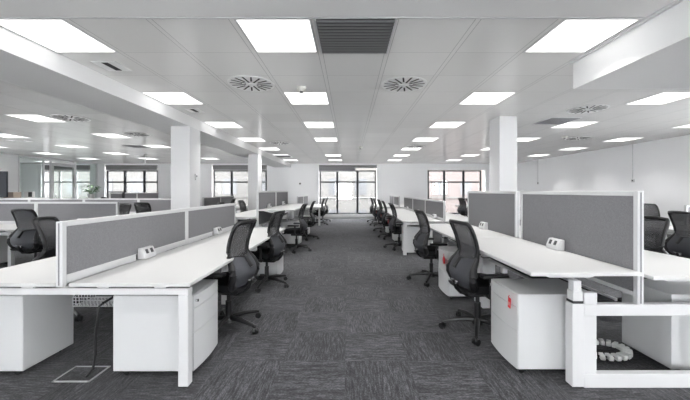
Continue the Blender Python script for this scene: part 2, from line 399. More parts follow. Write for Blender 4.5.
single('ground_balcony', 'ground', lambda b: b.box(-2.4, 2.3, YB + .25, YB + 1.4, 0, .12))

# ================================================================== CEILING FITTINGS
def lamp_proto():
    r = tag(empty('ceiling_light'), '-', 'ceiling light')
    b = MB(); s = .298; w = .012; zt = -.001
    b.box(-s, s, -s, -s + w, -.006, zt); b.box(-s, s, s - w, s, -.006, zt); b.box(-s, -s + w, -s + w, s - w, -.006, zt); b.box(s - w, s, -s + w, s - w, -.006, zt)
    b.build('light_frame', 'white_metal', r, smooth=False)
    b = MB(); b.box(-s + w, s - w, -s + w, s - w, -.004, zt); b.build('diffuser', 'led', r, smooth=False)
    ld = bpy.data.lights.new('panel_light', 'AREA'); ld.shape = 'SQUARE'; ld.size = .26; ld.energy = PANEL_W; ld.spread = math.radians(104); ld.color = (1, .99, .975)
    lo = bpy.data.objects.new('panel_light', ld); COL.objects.link(lo); lo.parent = r; lo.location = (0, 0, -.012)
    return r
lamp = lamp_proto(); used = False
ORD = ['first', 'second', 'third', 'fourth', 'fifth', 'sixth', 'seventh']
def cx(k): return X0 + PX * k + .3
def cy(k): return Y0 + PY * k + .3
ROWS = [('in the row left of the aisle centre', cx(0), [0, 3, 6, 9, 15, 18]),
        ('in the row along the left downstand beam', cx(-3), [0, 3, 6, 9, 12, 15, 18]),
        ('in the row above the right desk row', cx(4), [0, 3, 6, 9, 12, 15, 18]),
        ('in the row right of the right column', cx(8), [3, 6, 9, 12, 15, 18]),
        ('in the row nearest the right wall', cx(12), [6, 9, 12, 15])]
CW = {'ROWL1': -5.79, 'ROWL2': -8.37, 'ROWL3': -10.75}
for txt, x, ks in ROWS:
    for n, k in enumerate(ks):
        place(lamp, used, (x, cy(k), H), 0, 'square ceiling light panel, %s from the camera %s' % (ORD[n], txt), 'square ceiling light panels'); used = True
for txt, x, ys in (('in the row just beyond the beam', -5.79, [5.78, 7.6, 9.4, 11.2, 12.97]), ('in the middle row of the left bay', -8.37, [7.6, 9.4, 11.2, 12.97]),
                   ('in the row nearest the left wall', -10.85, [9.4, 11.2, 12.97])):
    for n, y in enumerate(ys):
        place(lamp, True, (x, y, H), 0, 'square ceiling light panel, %s from the camera %s' % (ORD[n], txt), 'square ceiling light panels')
place(lamp, True, (-14.3, 12.7, H), 0, 'added square ceiling light panel inside the glass meeting room, the nearer one', 'square ceiling light panels')  # this panel and the next are added to brighten the meeting room
place(lamp, True, (-14.0, 14.3, H), 0, 'added square ceiling light panel inside the glass meeting room, the farther one', 'square ceiling light panels')
for x, y in ((-1.8, .7), (0.6, .7), (-1.8, -1.6), (0.6, -1.6), (-5.8, 1.5), (-5.8, -1.2), (-8.4, 3.5), (-8.4, 0), (1.9, -0.4)):  # panels added out of view, to light the near desk and pedestal faces
    place(lamp, True, (x, y, H), 0, 'unseen square ceiling light panel added outside the camera view', 'added ceiling light panels outside the view')
for x, y in ((3.4, 1.6), (5.6, 1.6), (3.4, -1.2), (5.6, -1.2)):  # more panels added out of view, for extra light from the camera side
    place(lamp, True, (x, y, 2.42), 0, 'unseen square ceiling light panel added under the low boxed soffit', 'added ceiling light panels under the soffit')

# swirl diffusers
def diffuser():
    r = tag(empty('air_diffuser'), '-', 'air vent')
    b = MB(); b.cyl((0, 0, -.002), (0, 0, -.008), .285, 40); b.build('diffuser_plate', 'plaster', r)
    b = MB()
    for k in range(16):
        a = 2 * PI * k / 16; R = Matrix.Rotation(a, 4, 'Z')
        r0 = .07 if k % 2 else .11
        b.box(r0, .255, -.010, .010, -.0105, -.007, rot=R @ Matrix.Rotation(.28, 4, 'Z'))
    b.build('swirl_slots', 'dark', r, smooth=False)
    b = MB(); b.cyl((0, 0, -.007), (0, 0, -.014), .045, 20); b.build('hub', 'plaster', r)
    return r
df = diffuser()
for n, (x, y, t) in enumerate([(cx(-1) + .02, cy(2) - .02, 'round swirl air diffuser left of the aisle, nearest the camera'), (cx(2), cy(2), 'round swirl air diffuser right of the aisle, nearest the camera'),
        (3.93, 5.12, 'round swirl air diffuser beside the boxed soffit'), (-5.14, 5.75, 'round swirl air diffuser beyond the left downstand beam'),
        (cx(-2) - .05, 8.75, 'small distant swirl air diffuser left of the aisle'), (cx(4), 9.4, 'small distant swirl air diffuser behind the right light row'),
        (5.85, 7.95, 'round swirl air diffuser beside the smoke detector near the right wall'), (-5.05, 7.4, 'distant swirl air diffuser beyond the left beam')]):
    place(df, n > 0, (x, y, H), .3 * n, t, 'round swirl air diffusers')
# louvred return grille
g = tag(empty('return_air_grille', (.05, Y0 + .3, H)), 'dark louvred return air grille beside the nearest ceiling light', 'air vent')
b = MB(); b.box(-.315, .315, -.3, .3, -.003, -.001); b.build('backing', 'dark', g, smooth=False)
for i in range(12):
    b = MB(); y = -.275 + i * .05; b.prism([(y - .010, -.008), (y + .006, -.020), (y + .010, -.017), (y - .006, -.005)], 'x', -.31, .31); b.build('louvre', 'louver', g, smooth=False)
for q in (-.318, .318): b = MB(); b.box(q - .008, q + .008, -.3, .3, -.02, -.001); b.build('frame_side', 'alu', g, smooth=False)
def slot(x, y, w, l, t):
    g = tag(empty('ceiling_slot_vent', (x, y, H)), t, 'air vent')
    b = MB(); b.box(-w, w, -l, l, -.006, -.001); b.build('vent_plate', 'plaster', g, smooth=False)
    b = MB(); b.box(*((-w * .25, w * .25, -l * .8, l * .8) if w < .2 else (-w * .62, w * .62, -l * .3, l * .3)), -.009, -.006)
    b.build('dark_slot', 'dark', g, smooth=False)
slot(-2.56, 3.36, .13, .13, 'small rectangular slot vent beside the nearest light along the beam')
slot(-2.58, 5.2, .12, .12, 'small rectangular slot vent between lights, in front of the nearer left column')
slot(-8.85, 8.35, .22, .14, 'thin dark slot vent in the left bay ceiling')
slot(-7.9, 11.9, .22, .14, 'thin dark slot vent in the left bay ceiling, near the meeting room')
def grey_vent(x, y, t):
    g = tag(empty('square_air_vent', (x, y, H)), t, 'air vent'); b = MB(); b.box(-.3, .3, -.29, .29, -.006, -.001); b.build('vent_frame', 'alu', g, smooth=False)
    b = MB()
    for i in range(9): b.box(-.27, .27, -.26 + i * .06, -.235 + i * .06, -.011, -.006)
    b.build('vent_slats', 'blind', g, smooth=False)
grey_vent(-6.4, 9.4, 'square grey air vent in the ceiling beyond the left beam')
grey_vent(cx(4), 9.95 - .6, 'square grey air vent in the right light row') if False else None
grey_vent(4.0, 6.0, 'square grey air vent next to a light beyond the right column')
grey_vent(cx(-3), 12.0, 'square grey air vent in the light row along the beam, far away')
def detector(x, y, t):
    g = tag(empty('smoke_detector', (x, y, H)), t, 'smoke detector')
    b = MB(); b.cyl((0, 0, -.001), (0, 0, -.025), .065, 24); b.cone((0, 0, -.025), (0, 0, -.055), .058, .042, 24); b.build('detector_body', 'cream', g)
    b = MB(); b.cyl((0, 0, -.055), (0, 0, -.07), .022, 16); b.build('sensor_cap', 'louver', g)
detector(-.62, 4.05, 'round cream smoke detector in front of a light left of the aisle')
detector(5.3, 7.65, 'round cream smoke detector near the right wall')
detector(.35, 9.5, 'small distant smoke detector above the aisle')
b = MB(); b.cyl((0, 0, 0), (0, 0, -.34), .02, 10); b.cyl((0, 0, -.34), (0, 0, -.37), .05, 12)
tag(b.build('ceiling_access_point', 'white_metal', loc=(-7.4, 11.3, H)), 'white rod mounted access point hanging from the far left ceiling', 'access point')

# wall devices
def wall_box(x, y, z, conduit_top, t):
    g = tag(empty('wall_switch', (x, y, z)), t, 'switch')
    b = MB(); b.box(-.02, 0, -.05, .05, -.05, .05, .004); b.build('switch_plate', 'white_metal', g)
    b = MB(); b.box(-.026, -.02, -.02, .02, -.02, .02); b.build('switch_button', 'socket', g)
    b = MB(); b.cyl((-.012, 0, .05), (-.012, 0, conduit_top - z), .01, 8); b.build('conduit', 'white_metal', g)
wall_box(XR, 8.92, 1.66, H, 'white wall switch below a thin conduit on the right wall, the nearer one')
wall_box(XR, 13.4, 1.70, H, 'white wall switch below a thin conduit on the right wall, the farther one')
g = tag(empty('wall_call_point', (-2.4, YB, 1.72)), 'small round dark call point on the back wall left of the central window', 'call point')
b = MB(); b.cyl((0, -.002, 0), (0, -.03, 0), .055, 20); b.build('body', 'white_metal', g); b = MB(); b.cyl((0, -.03, 0), (0, -.04, 0), .04, 16); b.build('button', 'socket', g)
g = tag(empty('column_thermostat', (-2.85, 5.78, 1.62)), 'small white thermostat on the side of the nearer left column', 'thermostat')
b = MB(); b.box(0, .02, -.04, .04, -.06, .06, .006); b.build('body', 'white_metal', g); b = MB(); b.box(.02, .024, -.02, .02, 0, .03); b.build('display', 'blind', g)

# ================================================================== DESKS
def low_bench(x, y0, nmod, ml, zt, label, dirx=False, rz=0.0, half=.873):
    """fixed bench; local: x across, y along from 0; centre line at x = 0"""
    r = tag(empty('bench_desk', (x, y0, 0), rz), label, 'desk')
    L = nmod * ml
    for k in range(nmod):
        for s in (-1, 1):
            b = MB(); xa, xb = sorted((s * .045, s * half)); b.box(xa, xb, k * ml + .002, (k + 1) * ml - .002, zt - .025, zt, .003, 1)
            b.build('tabletop', 'white', r)
    ys = [.02] + [k * ml for k in range(1, nmod)] + [L - .02]
    for i, y in enumerate(ys):
        b = MB(); yy0, yy1 = (y, y + .06) if i == 0 else ((y - .06, y) if i == len(ys) - 1 else (y - .03, y + .03))
        b.box(-half + .02, half - .02, yy0, yy1, zt - .085, zt - .04, .002, 1)
        for q in (-.75, -.3, .3, .75): b.box(q * half - .04, q * half + .04, yy0 + .005, yy1 - .005, zt - .04, zt - .025)
        b.build('cross_beam', 'white_metal', r)
        for s in (-1, 1):
            ins = 0 if i == 0 else .34
            xa, xb = sorted((s * (half - .02 - ins), s * (half - .09 - ins)))
            b = MB(); b.box(xa, xb, yy0, yy1, .012, zt - .085, .003, 1); b.build('leg', 'white_metal', r)
            b = MB(); b.cyl(((xa + xb) / 2, (yy0 + yy1) / 2, 0), ((xa + xb) / 2, (yy0 + yy1) / 2, .012), .018, 10); b.build('foot', 'black', r)
    for s in (-1, 1):
        b = MB(); b.box(s * .55 - .025, s * .55 + .025, .08, L - .08, zt - .08, zt - .045); b.build('long_rail', 'white_metal', r)
        b = MB(); b.box(s * .3 - .13, s * .3 + .13, .35, L - .3, zt - .17, zt - .165)
        b.box(s * .3 - .13, s * .3 - .127, .35, L - .3, zt - .165, zt - .11); b.box(s * .3 + .127, s * .3 + .13, .35, L - .3, zt - .165, zt - .11)
        b.build('cable_tray', 'alu', r)
    return r

def screen(x, y0, L, z0, z1, zr, label, rz=0.0, th=.045, bottom=True, group=None, fab0=None):
    """privacy screen; local y along. z0: foot of the end posts, zr: desk level (bottom rail sits on it)"""
    r = tag(empty('desk_screen', (x, y0, z0), rz), label, 'screen divider', group)
    h = z1 - z0; t = th / 2; zb = zr - z0
    pw = .035
    for a in (.001, L - pw - .001):
        b = MB(); b.box(-t, t, a, a + pw, 0, h, .003, 1); b.build('end_post', 'white_metal', r)
    b = MB(); b.box(-t, t, pw, L - pw, h - .035, h, .003, 1); b.build('top_rail', 'white_metal', r)
    if bottom:
        b = MB(); b.box(-t, t, pw, L - pw, zb - .005, zb + .055, .003, 1); b.build('bottom_rail', 'white_metal', r); zf = zb + .055
    else:
        zf = (fab0 if fab0 is not None else zr - .12) - z0
        b = MB(); b.box(-t, t, pw, L - pw, zf - .03, zf, .003, 1); b.build('bottom_rail', 'white_metal', r)
    b = MB(); b.box(-t + .006, t - .006, pw, L - pw, zf, h - .035); b.build('fabric_panel', 'fabric', r, smooth=False)
    b = MB(); b.box(-.004, .004, -.0015, .002, .01, h - .01); b.build('post_groove', 'blind', r, smooth=False)
    return r

sock = None
def socket_unit(x, y, z, side, label):
    """power block standing on the desk against the screen; side = +1 faces +x"""
    global sock
    if sock is None:
        sock = tag(empty('desk_power_socket'), '-', 'power socket')
        b = MB(); b.prism([(0, 0), (.07, 0), (.068, .035), (.042, .098), (0, .10)], 'y', -.085, .085, .008)
        o = b.build('socket_body', 'white_metal', sock)
        for q in (-.035, .035):
            b = MB(); R = Matrix.Translation((.0555, q, .066)) @ Matrix.Rotation(-math.atan2(.026, .063), 4, 'Y')
            b.box(-.002, .004, -.016, .016, -.021, .021, .001, 1, rot=R); b.build('outlet', 'socket', sock)
        b = MB(); b.box(-.03, .0, -.10, -.085, 0, .05); b.build('clamp', 'black', sock)
        place(sock, False, (x, y, z), 0 if side > 0 else PI, label, 'white power sockets on the desks')
        return
    place(sock, True, (x, y, z), 0 if side > 0 else PI, label, 'white power sockets on the desks')

LX, RX = -1.96, 2.0
# --- left near bench (fixed)
low_bench(LX, 2.12, 2, 1.60, .73, 'long white bench desk nearest the camera on the left, with low grey screens')
for k, t in enumerate(('low grey fabric desk screen in a white frame, nearest the camera on the left bench', 'low grey fabric desk screen, the farther one on the near left bench')):
    screen(LX, 2.12 + 1.6 * k - (.02 if k == 0 else 0), 1.6 + (.02 if k == 0 else 0), .71, 1.152, .73, t)
# --- right near pair of height adjustable desks
def standing_desk(x, y, w, l, zt, s, label):
    """s = +1: aisle edge on the -x side"""
    r = tag(empty('standing_desk', (x, y, 0)), label, 'desk')
    b = MB(); xa, xb = sorted((0, s * w)); b.box(xa, xb, .004, l - .004, zt - .025, zt, .003, 1); b.build('tabletop', 'white', r)
    b = MB(); m = s * w * .5
    for yy in (.15, l - .2):
        b.prism([(s * .10, zt - .026), (s * (w - .06), zt - .026), (s * (w - .25), zt - .075), (s * .22, zt - .075)], 'y', yy, yy + .06)
    b.box(m - .12, m - .07, .16, l - .16, zt - .07, zt - .03); b.box(m + .07, m + .12, .16, l - .16, zt - .07, zt - .03)
    b.build('top_support', 'alu', r, smooth=False)
    for yy in (.082, l - .085):
        c = s * .352
        b = MB(); b.box(c - .028, c + .028, yy - .027, yy + .027, zt - .19, zt - .07, .003, 1); b.build('inner_tube', 'white_metal', r)
        b = MB(); b.box(c - .034, c + .034, yy - .032, yy + .032, .60, zt - .14, .003, 1); b.build('middle_tube', 'white_metal', r)
        b = MB(); b.box(c - .042, c + .042, yy - .035, yy + .035, .012, .585, .003, 1); b.build('outer_tube', 'white_metal', r)
        b = MB(); b.box(c - .036, c + .036, yy - .033, yy + .033, .583, .602); b.build('collar', 'dark', r)
        b = MB(); b.cyl((c, yy, 0), (c, yy, .013), .02, 10); b.build('foot', 'black', r)
    return r
RY = 2.14
standing_desk(1.225, 2.09, .755, 1.60, .81, 1, 'white height adjustable desk beside the aisle, nearest the camera on the right')
standing_desk(1.225, 3.70, .755, 1.50, .81, 1, 'white height adjustable desk beside the aisle, second from the camera on the right')
standing_desk(2.90, 2.09, .85, 1.60, .783, -1, 'white height adjustable desk behind the tall right screen, nearest the camera')
standing_desk(2.90, 3.70, .85, 1.50, .783, -1, 'white height adjustable desk behind the tall right screen, beyond the first one')
def end_frame(x, y, label, half=.48):
    r = tag(empty('desk_end_frame', (x, y, 0)), label, 'desk frame')
    b = MB(); b.box(-half, half, 0, .05, .50, .578, .003, 1); b.build('top_beam', 'white_metal', r)
    b = MB(); b.box(-half, half, 0, .05, .004, .10, .003, 1); b.build('bottom_beam', 'white_metal', r)
    for s in (-1, 1):
        b = MB(); xa, xb = sorted((s * half, s * (half - .09))); b.box(xa, xb, .006, .044, .10, .50, .003, 1); b.build('upright', 'white_metal', r)
    b = MB(); b.box(-half, -half + .09, 0, .05, .578, .658, .003, 1); b.build('corner_bracket', 'white_metal', r)
end_frame(2.1, RY, 'white rectangular steel end frame of the right desk pair, facing the camera')
def tray(x, y0, L, label):
    r = tag(empty('cable_tray', (x, y0, .56)), label, 'cable tray')
    for s in (-1, 1):
        b = MB(); b.box(s * .16 - .01, s * .16 + .01, 0, L, .0, .02); b.build('side_rail', 'white_metal', r, smooth=False)
    b = MB(); b.box(-.15, .15, 0, L, 0, .006); b.build('tray_floor', 'dark', r, smooth=False)
tray(RX - .22, RY + .12, 3.1, 'dark under desk cable tray with white rails beneath the right desks')
screen(RX, 2.13, 1.46, .578, 1.36, .81, 'tall grey fabric desk screen in a white frame, nearest the camera on the right', bottom=False, fab0=.66)
screen(RX, 3.68, 1.51, .578, 1.36, .81, 'tall grey fabric desk screen on the right, second from the camera', bottom=False, fab0=.66)
# --- right mid and far benches, left far bench (fixed)
low_bench(2.0, 6.5, 3, 1.58, .73, 'long white bench desk in the middle of the right row, with three low grey screens', half=.88)
for k in range(3):
    screen(2.0, 6.5 + 1.58 * k, 1.58, .71, 1.152, .73, 'low grey fabric desk screen on the middle right bench, %s from the camera' % ORD[k])
low_bench(2.0, 12.35, 2, 1.4, .73, 'white bench desk at the far end of the right row by the back wall', half=.88)
for k in range(2): screen(2.0, 12.35 + 1.4 * k, 1.4, .71, 1.152, .73, 'low pale grey desk screen on the far right bench, %s one' % ('nearer', 'farther')[k])
low_bench(-2.0, 12.05, 2, 1.5, .73, 'white bench desk at the far end of the left row by the back wall', half=.9)
for k in range(2): screen(-2.0, 12.05 + 1.5 * k, 1.5, .71, 1.152, .73, 'low pale grey desk screen on the far left bench, %s one' % ('nearer', 'farther')[k])
# --- left middle: raised height adjustable desks with tall screens
for k in range(2):
    y = 6.78 + 1.68 * k
    standing_desk(-2.0 + .80, y, .80, 1.64, .95, -1, 'white height adjustable desk raised high beside the aisle on the left, %s one' % ('nearer', 'farther')[k])
    standing_desk(-2.0 - .84, y, .80, 1.64, .80, 1, 'white height adjustable desk behind the tall left screens, %s one' % ('nearer', 'farther')[k])
    screen(-2.0, y, 1.64, .42, 1.36, .95, 'tall grey fabric desk screen in the middle of the left row, %s one' % ('nearer', 'farther')[k], bottom=False, fab0=.62)
end_frame(-2.0, 6.72, 'white rectangular steel end frame of the raised left desks')
# --- left bay: benches running across the room
low_bench(-4.44, 5.99, 3, 1.57, .73, 'long white bench desk across the left bay, the nearer one', rz=PI / 2, half=.85)
for k in range(3): screen(-4.44 - 1.57 * k, 5.99, 1.57, .71, 1.152, .73, 'low grey screen on the nearer cross bench in the left bay, %s from the aisle' % ORD[k], rz=PI / 2)
low_bench(-4.33, 8.66, 4, 1.52, .73, 'long white bench desk across the left bay, the farther one', rz=PI / 2, half=.85)
for k in range(4): screen(-4.33 - 1.52 * k, 8.66, 1.52, .71, 1.152, .73, 'low grey screen on the farther cross bench in the left bay, %s from the aisle' % ORD[k], rz=PI / 2)
low_bench(-4.95, 10.55, 2, 1.4, .73, 'white bench desk behind the nearer left column, beside the window', half=.85)
for k in range(2): screen(-4.95, 10.55 + 1.4 * k, 1.4, .71, 1.152, .73, 'low grey desk screen seen just right of the nearer left column, %s one' % ('nearer', 'farther')[k])
low_bench(-8.4, 10.9, 2, 1.4, .73, 'white bench desk in front of the far left window', half=.85)
for k in range(2): screen(-8.4, 10.9 + 1.4 * k, 1.4, .71, 1.30, .73, 'grey desk screen in front of the far left window, %s one' % ('nearer', 'farther')[k])
# --- right bay
low_bench(8.1, 5.72, 2, 1.4, .73, 'white bench desk across the right bay beside the right wall', rz=PI / 2, half=.82)
screen(8.08, 5.72, 1.9, .71, 1.10, .73, 'grey desk screen on the bench beside the right wall', rz=PI / 2)
low_bench(5.75, 11.6, 2, 1.4, .73, 'white bench desk near the right side window', half=.85)

# --- power sockets
for x, y, z, s, t in ((LX + .024, 2.93, .733, 1, 'white power socket at the screen of the nearest left desk'), (LX + .024, 4.52, .733, 1, 'white power socket at the farther screen of the near left bench'),
        (LX - .024, 2.75, .733, -1, 'white power socket behind the nearest left screen'),
        (RX - .024, 2.93, .811, -1, 'white power socket at the nearest tall right screen'), (RX - .024, 4.50, .811, -1, 'white power socket at the second tall right screen'),
        (2.0 - .024, 7.1, .733, -1, 'white power socket on the middle right bench, nearest of three'), (2.0 - .024, 8.75, .733, -1, 'white power socket on the middle right bench, middle of three'),
        (2.0 - .024, 10.4, .733, -1, 'white power socket on the middle right bench, farthest of three'),
        (-2.0 + .024, 7.6, .95, 1, 'white power socket on the raised left desks, the nearer one'), (-2.0 + .024, 9.25, .95, 1, 'white power socket on the raised left desks, the farther one'),
        ):
    socket_unit(x, y, z, s, t)
for x, y, t in ((-5.1, 5.966, 'white power socket on the nearer cross bench close to the aisle'), (-7.0, 5.966, 'white power socket on the nearer cross bench at its far left'),
                (-4.62, 8.635, 'white power socket on the farther cross bench beside the column')):
    socket_unit(x, y, .733, 1, t); bpy.context.view_layer.update()
    o = [q for q in COL.objects if q.get('label') == t][0]; o.rotation_euler[2] = -PI / 2

# ================================================================== PEDESTALS
def ped_proto():
    r = tag(empty('drawer_pedestal'), '-', 'pedestal')
    b = MB(); b.box(-.325, .255, -.21, .21, .045, .598, .004, 1); b.build('cabinet_body', 'ped', r)
    def front(z0, z1):
        n = 12; pts = [(-.209 + .418 * i / n) for i in range(n + 1)]
        prof = [(.259, -.209)] + [(.262 + .017 * (1 - (p / .209) ** 2), p) for p in pts] + [(.259, .209)]
        q = MB(); q.prism(prof, 'z', z0, z1); return q
    for z0, z1 in ((.048, .325), (.329, .50), (.504, .596)):
        front(z0, z1).build('drawer', 'ped', r)
    b = MB(); b.cyl((.268, -.185, .555), (.285, -.185, .555), .011, 12); b.build('lock', 'chrome', r)
    for x in (-.25, .21):
        for y in (-.165, .165):
            b = MB(); b.cyl((x, y - .012, .024), (x, y + .012, .024), .024, 14); b.box(x - .012, x + .012, y - .018, y + .018, .03, .045); b.build('caster', 'black', r)
    return r
ped = ped_proto(); used = False
def pedestal(x, y, side, t):
    global used
    o = place(ped, used, (x, y, 0), 0 if side > 0 else PI, t, 'white drawer pedestals'); used = True; return o
for x, y, s, t in ((-1.395, 2.475, 1, 'white three drawer pedestal under the nearest left desk, beside the aisle'), (-2.70, 2.475, -1, 'white pedestal under the outer side of the near left bench'),
        (1.50, 2.50, -1, 'white three drawer pedestal with a red tag under the nearest right desk'), (1.50, 4.09, -1, 'white pedestal with a red tag under the second right desk'),
        (2.70, 2.50, 1, 'white pedestal seen through the right end frame'), (1.46, 6.85, -1, 'white pedestal with a red tag at the near end of the middle right bench'),
        (1.46, 8.45, -1, 'white pedestal in the middle of the middle right bench'), (1.46, 10.0, -1, 'white pedestal at the far end of the middle right bench'),
        (-1.36, 5.0, 1, 'white pedestal at the far end of the near left bench with a red tag'),
        (-1.50, 7.95, 1, 'white pedestal under the nearer raised left desk'), (-1.50, 9.65, 1, 'white pedestal under the farther raised left desk'),
        (1.46, 12.8, -1, 'white pedestal under the far right bench'), (-2.6, 7.2, -1, 'white pedestal behind the raised left desks')):
    pedestal(x, y, s, t)
o = pedestal(-6.55, 5.55, 1, 'white pedestal under the nearer cross bench in the left bay'); o.rotation_euler[2] = -PI / 2

def red_tag(x, y, z, s, t, big=False):
    r = tag(empty('key_tag', (x, y, z)), t, 'tag')
    if big:
        b = MB(); b.cyl((0, 0, -.08), (s * .006, 0, -.08), .045, 20); b.box(min(0, s * .005), max(0, s * .005), -.012, .012, -.05, -.02); b.build('disc', 'red', r)
    else:
        b = MB(); b.box(min(0, s * .004), max(0, s * .004), -.026, .010, -.09, -.012, .001, 1, rot=Matrix.Rotation(.12, 4, 'X')); b.build('card', 'red', r)
        b = MB(); b.box(min(s * .004, s * .006), max(s * .004, s * .006), -.018, .0, -.07, -.045, rot=Matrix.Rotation(.12, 4, 'X')); b.build('print', 'redp', r)
    b = MB(); b.tube([(s * .002, 0, .004), (s * .006, .005, -.01), (s * .002, .003, -.02), (s * .002, -.003, -.04)], .003, 6); b.build('string', 'red', r)
red_tag(1.21, 2.345, .57, -1, 'red key tag on the top drawer of the nearest right pedestal')
red_tag(1.205, 3.94, .56, -1, 'round red key tag on the second right pedestal', True)
red_tag(1.168, 6.70, .56, -1, 'round red key tag on the pedestal of the middle right bench', True)
red_tag(1.168, 8.30, .56, -1, 'small red key tag on the middle pedestal of the right bench', True)
red_tag(-1.065, 5.12, .57, 1, 'red key tag on the pedestal at the far end of the near left bench', True)
red_tag(-1.205, 8.07, .57, 1, 'red key tag on the pedestal under the nearer raised desk', True)

for x, y, t in ((1.0, 7.25, 'small pink and red tag hanging on the first chair of the middle right bench'), (1.0, 8.85, 'small pink and red tag hanging on the second chair of the middle right bench'),
                (1.0, 10.4, 'small pink and red tag hanging on the third chair of the middle right bench')): red_tag(x - .085, y, .70, -1, t)
# ================================================================== TASK CHAIRS (faces +y locally)
def lerp(tab, v):
    # smooth curve through the table's points
    n = len(tab)
    if v <= tab[0][0]: return tab[0][1]
    if v >= tab[-1][0]: return tab[-1][1]
    for i in range(n - 1):
        a, x = tab[i]; c, y = tab[i + 1]
        if v <= c:
            m0 = (y - tab[i - 1][1]) / (c - tab[i - 1][0]) if i else (y - x) / (c - a)
            m1 = (tab[i + 2][1] - x) / (tab[i + 2][0] - a) if i < n - 2 else (y - x) / (c - a)
            h = c - a; t = (v - a) / h
            return (2*t**3 - 3*t*t + 1) * x + (t**3 - 2*t*t + t) * h * m0 + (-2*t**3 + 3*t*t) * y + (t**3 - t*t) * h * m1
PY_T = [(.42, -.165), (.48, -.215), (.56, -.245), (.65, -.215), (.74, -.155), (.84, -.16), (.95, -.195), (1.06, -.245)]
PW_T = [(.42, .11), (.455, .185), (.51, .222), (.58, .23), (.66, .205), (.74, .178), (.85, .182), (.95, .187), (1.03, .184), (1.06, .165)]
def bp(u, z, off=0.0, k=1.0):
    w = lerp(PW_T, z) * k
    return Vector((u * w, lerp(PY_T, z) + .055 * u * u * (w / .2) + off, z))
def chair_proto():
    r = tag(empty('office_chair'), '-', 'chair')
    # seat cushion
    b = MB()
    def seat(u, v):
        a = (u - .5) * 2; c = (v - .5) * 2
        f = (1 - .12 * max(0, -c)); e = 1 - .10 * abs(a) ** 4
        return (a * .245 * f, .065 + c * .225 * e, .475 - .03 * max(0, c) ** 2 - .012 * (1 - a * a) - .02 * abs(a) ** 6)
    b.surf(seat, 14, 14, .07); o = b.build('seat', 'seat', r)
    b = MB(); b.prism([(-.19, .40), (.17, .40), (.20, .44), (-.22, .44)], 'x', -.19, .19, .008); b.build('seat_pan', 'black', r)
    b = MB(); b.box(-.085, .085, -.15, .11, .345, .405, .015); b.cyl((.08, .03, .375), (.21, .03, .375), .008, 8); b.box(.2, .235, .015, .045, .368, .382); b.build('tilt_mechanism', 'black', r)
    b = MB(); b.cyl((0, 0, .10), (0, 0, .27), .03, 18); b.cyl((0, 0, .27), (0, 0, .35), .018, 14); b.build('gas_column', 'black', r)
    b = MB(); b.cone((0, 0, .065), (0, 0, .125), .055, .04, 20); b.build('base_hub', 'black', r)
    for k in range(5):
        a = PI / 2 + k * 2 * PI / 5 + .38; c, s = math.cos(a), math.sin(a)
        b = MB(); b.tube([(.03 * c, .03 * s, .105), (.17 * c, .17 * s, .100), (.30 * c, .30 * s, .078), (.335 * c, .335 * s, .068)], [.026, .022, .017, .015], 8, flat=1.0); leg = b.build('leg', 'black', r)
        b = MB(); q = a + .9; wx, wy = .335 * c, .335 * s; d = Vector((math.cos(q), math.sin(q), 0))
        for sg in (-1, 1):
            p = Vector((wx, wy, .029)); b.cyl(p + d * sg * .008, p + d * sg * .026, .029, 16)
        b.cyl((wx, wy, .03), (wx, wy, .072), .009, 8); b.ball((wx, wy, .042), .02, seg=10); b.build('caster', 'black', leg)
    # backrest: upper mesh, lower lumbar shell, frame tube
    b = MB(); b.surf(lambda u, v: bp((u - .5) * 1.94, .715 + .335 * v), 10, 12, .006); b.build('back_mesh', 'mesh', r)
    b = MB(); b.surf(lambda u, v: bp((u - .5) * 1.86, .44 + .285 * v, .002), 10, 8, .012); b.build('lumbar_panel', 'pad', r)
    zs = [.42, .435, .455, .49, .54, .58, .62, .66, .70, .74, .78, .84, .90, .96, 1.01, 1.04, 1.055]
    path = [bp(-1, z) for z in zs] + [bp(-.5, 1.062), bp(0, 1.064), bp(.5, 1.062)] + [bp(1, z) for z in reversed(zs)] + [bp(.4, .412), bp(-.4, .412)]
    b = MB(); b.tube(path, [.036 if p.z < .60 else (.036 - (p.z - .60) * .12 if p.z < .74 else .0185) for p in path], 10, closed=True); b.build('back_frame', 'black', r)
    b = MB(); b.tube([bp(-.95, .735, .0), bp(0, .715, -.012), bp(.95, .735, .0)], .009, 8); b.tube([bp(0, .71, -.012), bp(0, .62, -.02)], .018, 8)
    b.build('lumbar_bracket', 'black', r)
    b = MB(); b.tube([bp(-.25, .50, -.02), bp(0, .488, -.02), bp(.25, .50, -.02)], .007, 6); b.build('lumbar_handle', 'blind', r)
    b = MB(); b.tube([(0, -.10, .375), (0, -.17, .385), (0, -.215, .43), (0, -.24, .50)], [.03, .028, .026, .02], 8); b.build('back_spine', 'black', r)
    for s in (-1, 1):
        b = MB(); b.tube([(s * .16, -.02, .40), (s * .25, -.03, .40), (s * .275, -.03, .44), (s * .27, -.03, .58)], [.018, .018, .018, .015], 8); arm = b.build('arm_post', 'black', r)
        b = MB(); b.box(s * .265 - .04, s * .265 + .04, -.12, .13, .58, .61, .012); b.build('arm_pad', 'black', arm)
    b = MB(); b.cyl((.055, -.235, .485), (.055, -.262, .485), .012, 12); b.build('chrome_badge', 'chrome', r); b_ = None
    return r
ch = chair_proto(); used_c = False
def chair(x, y, facing, t, grp='black mesh office chairs'):
    """facing: heading in degrees, 0 = +x, 90 = +y"""
    global used_c
    o = place(ch, used_c, (x, y, 0), math.radians(facing - 90), t, grp); used_c = True; return o
chair(-1.2, 3.10, 170, 'black mesh office chair at the nearest left desk beside the aisle')
chair(-1.19, 4.50, 171, 'black mesh office chair at the second left desk beside the aisle')
chair(1.26, 3.05, 8, 'black mesh office chair at the nearest right desk beside the aisle')
chair(1.25, 4.72, 6, 'black mesh office chair at the second right desk beside the aisle')
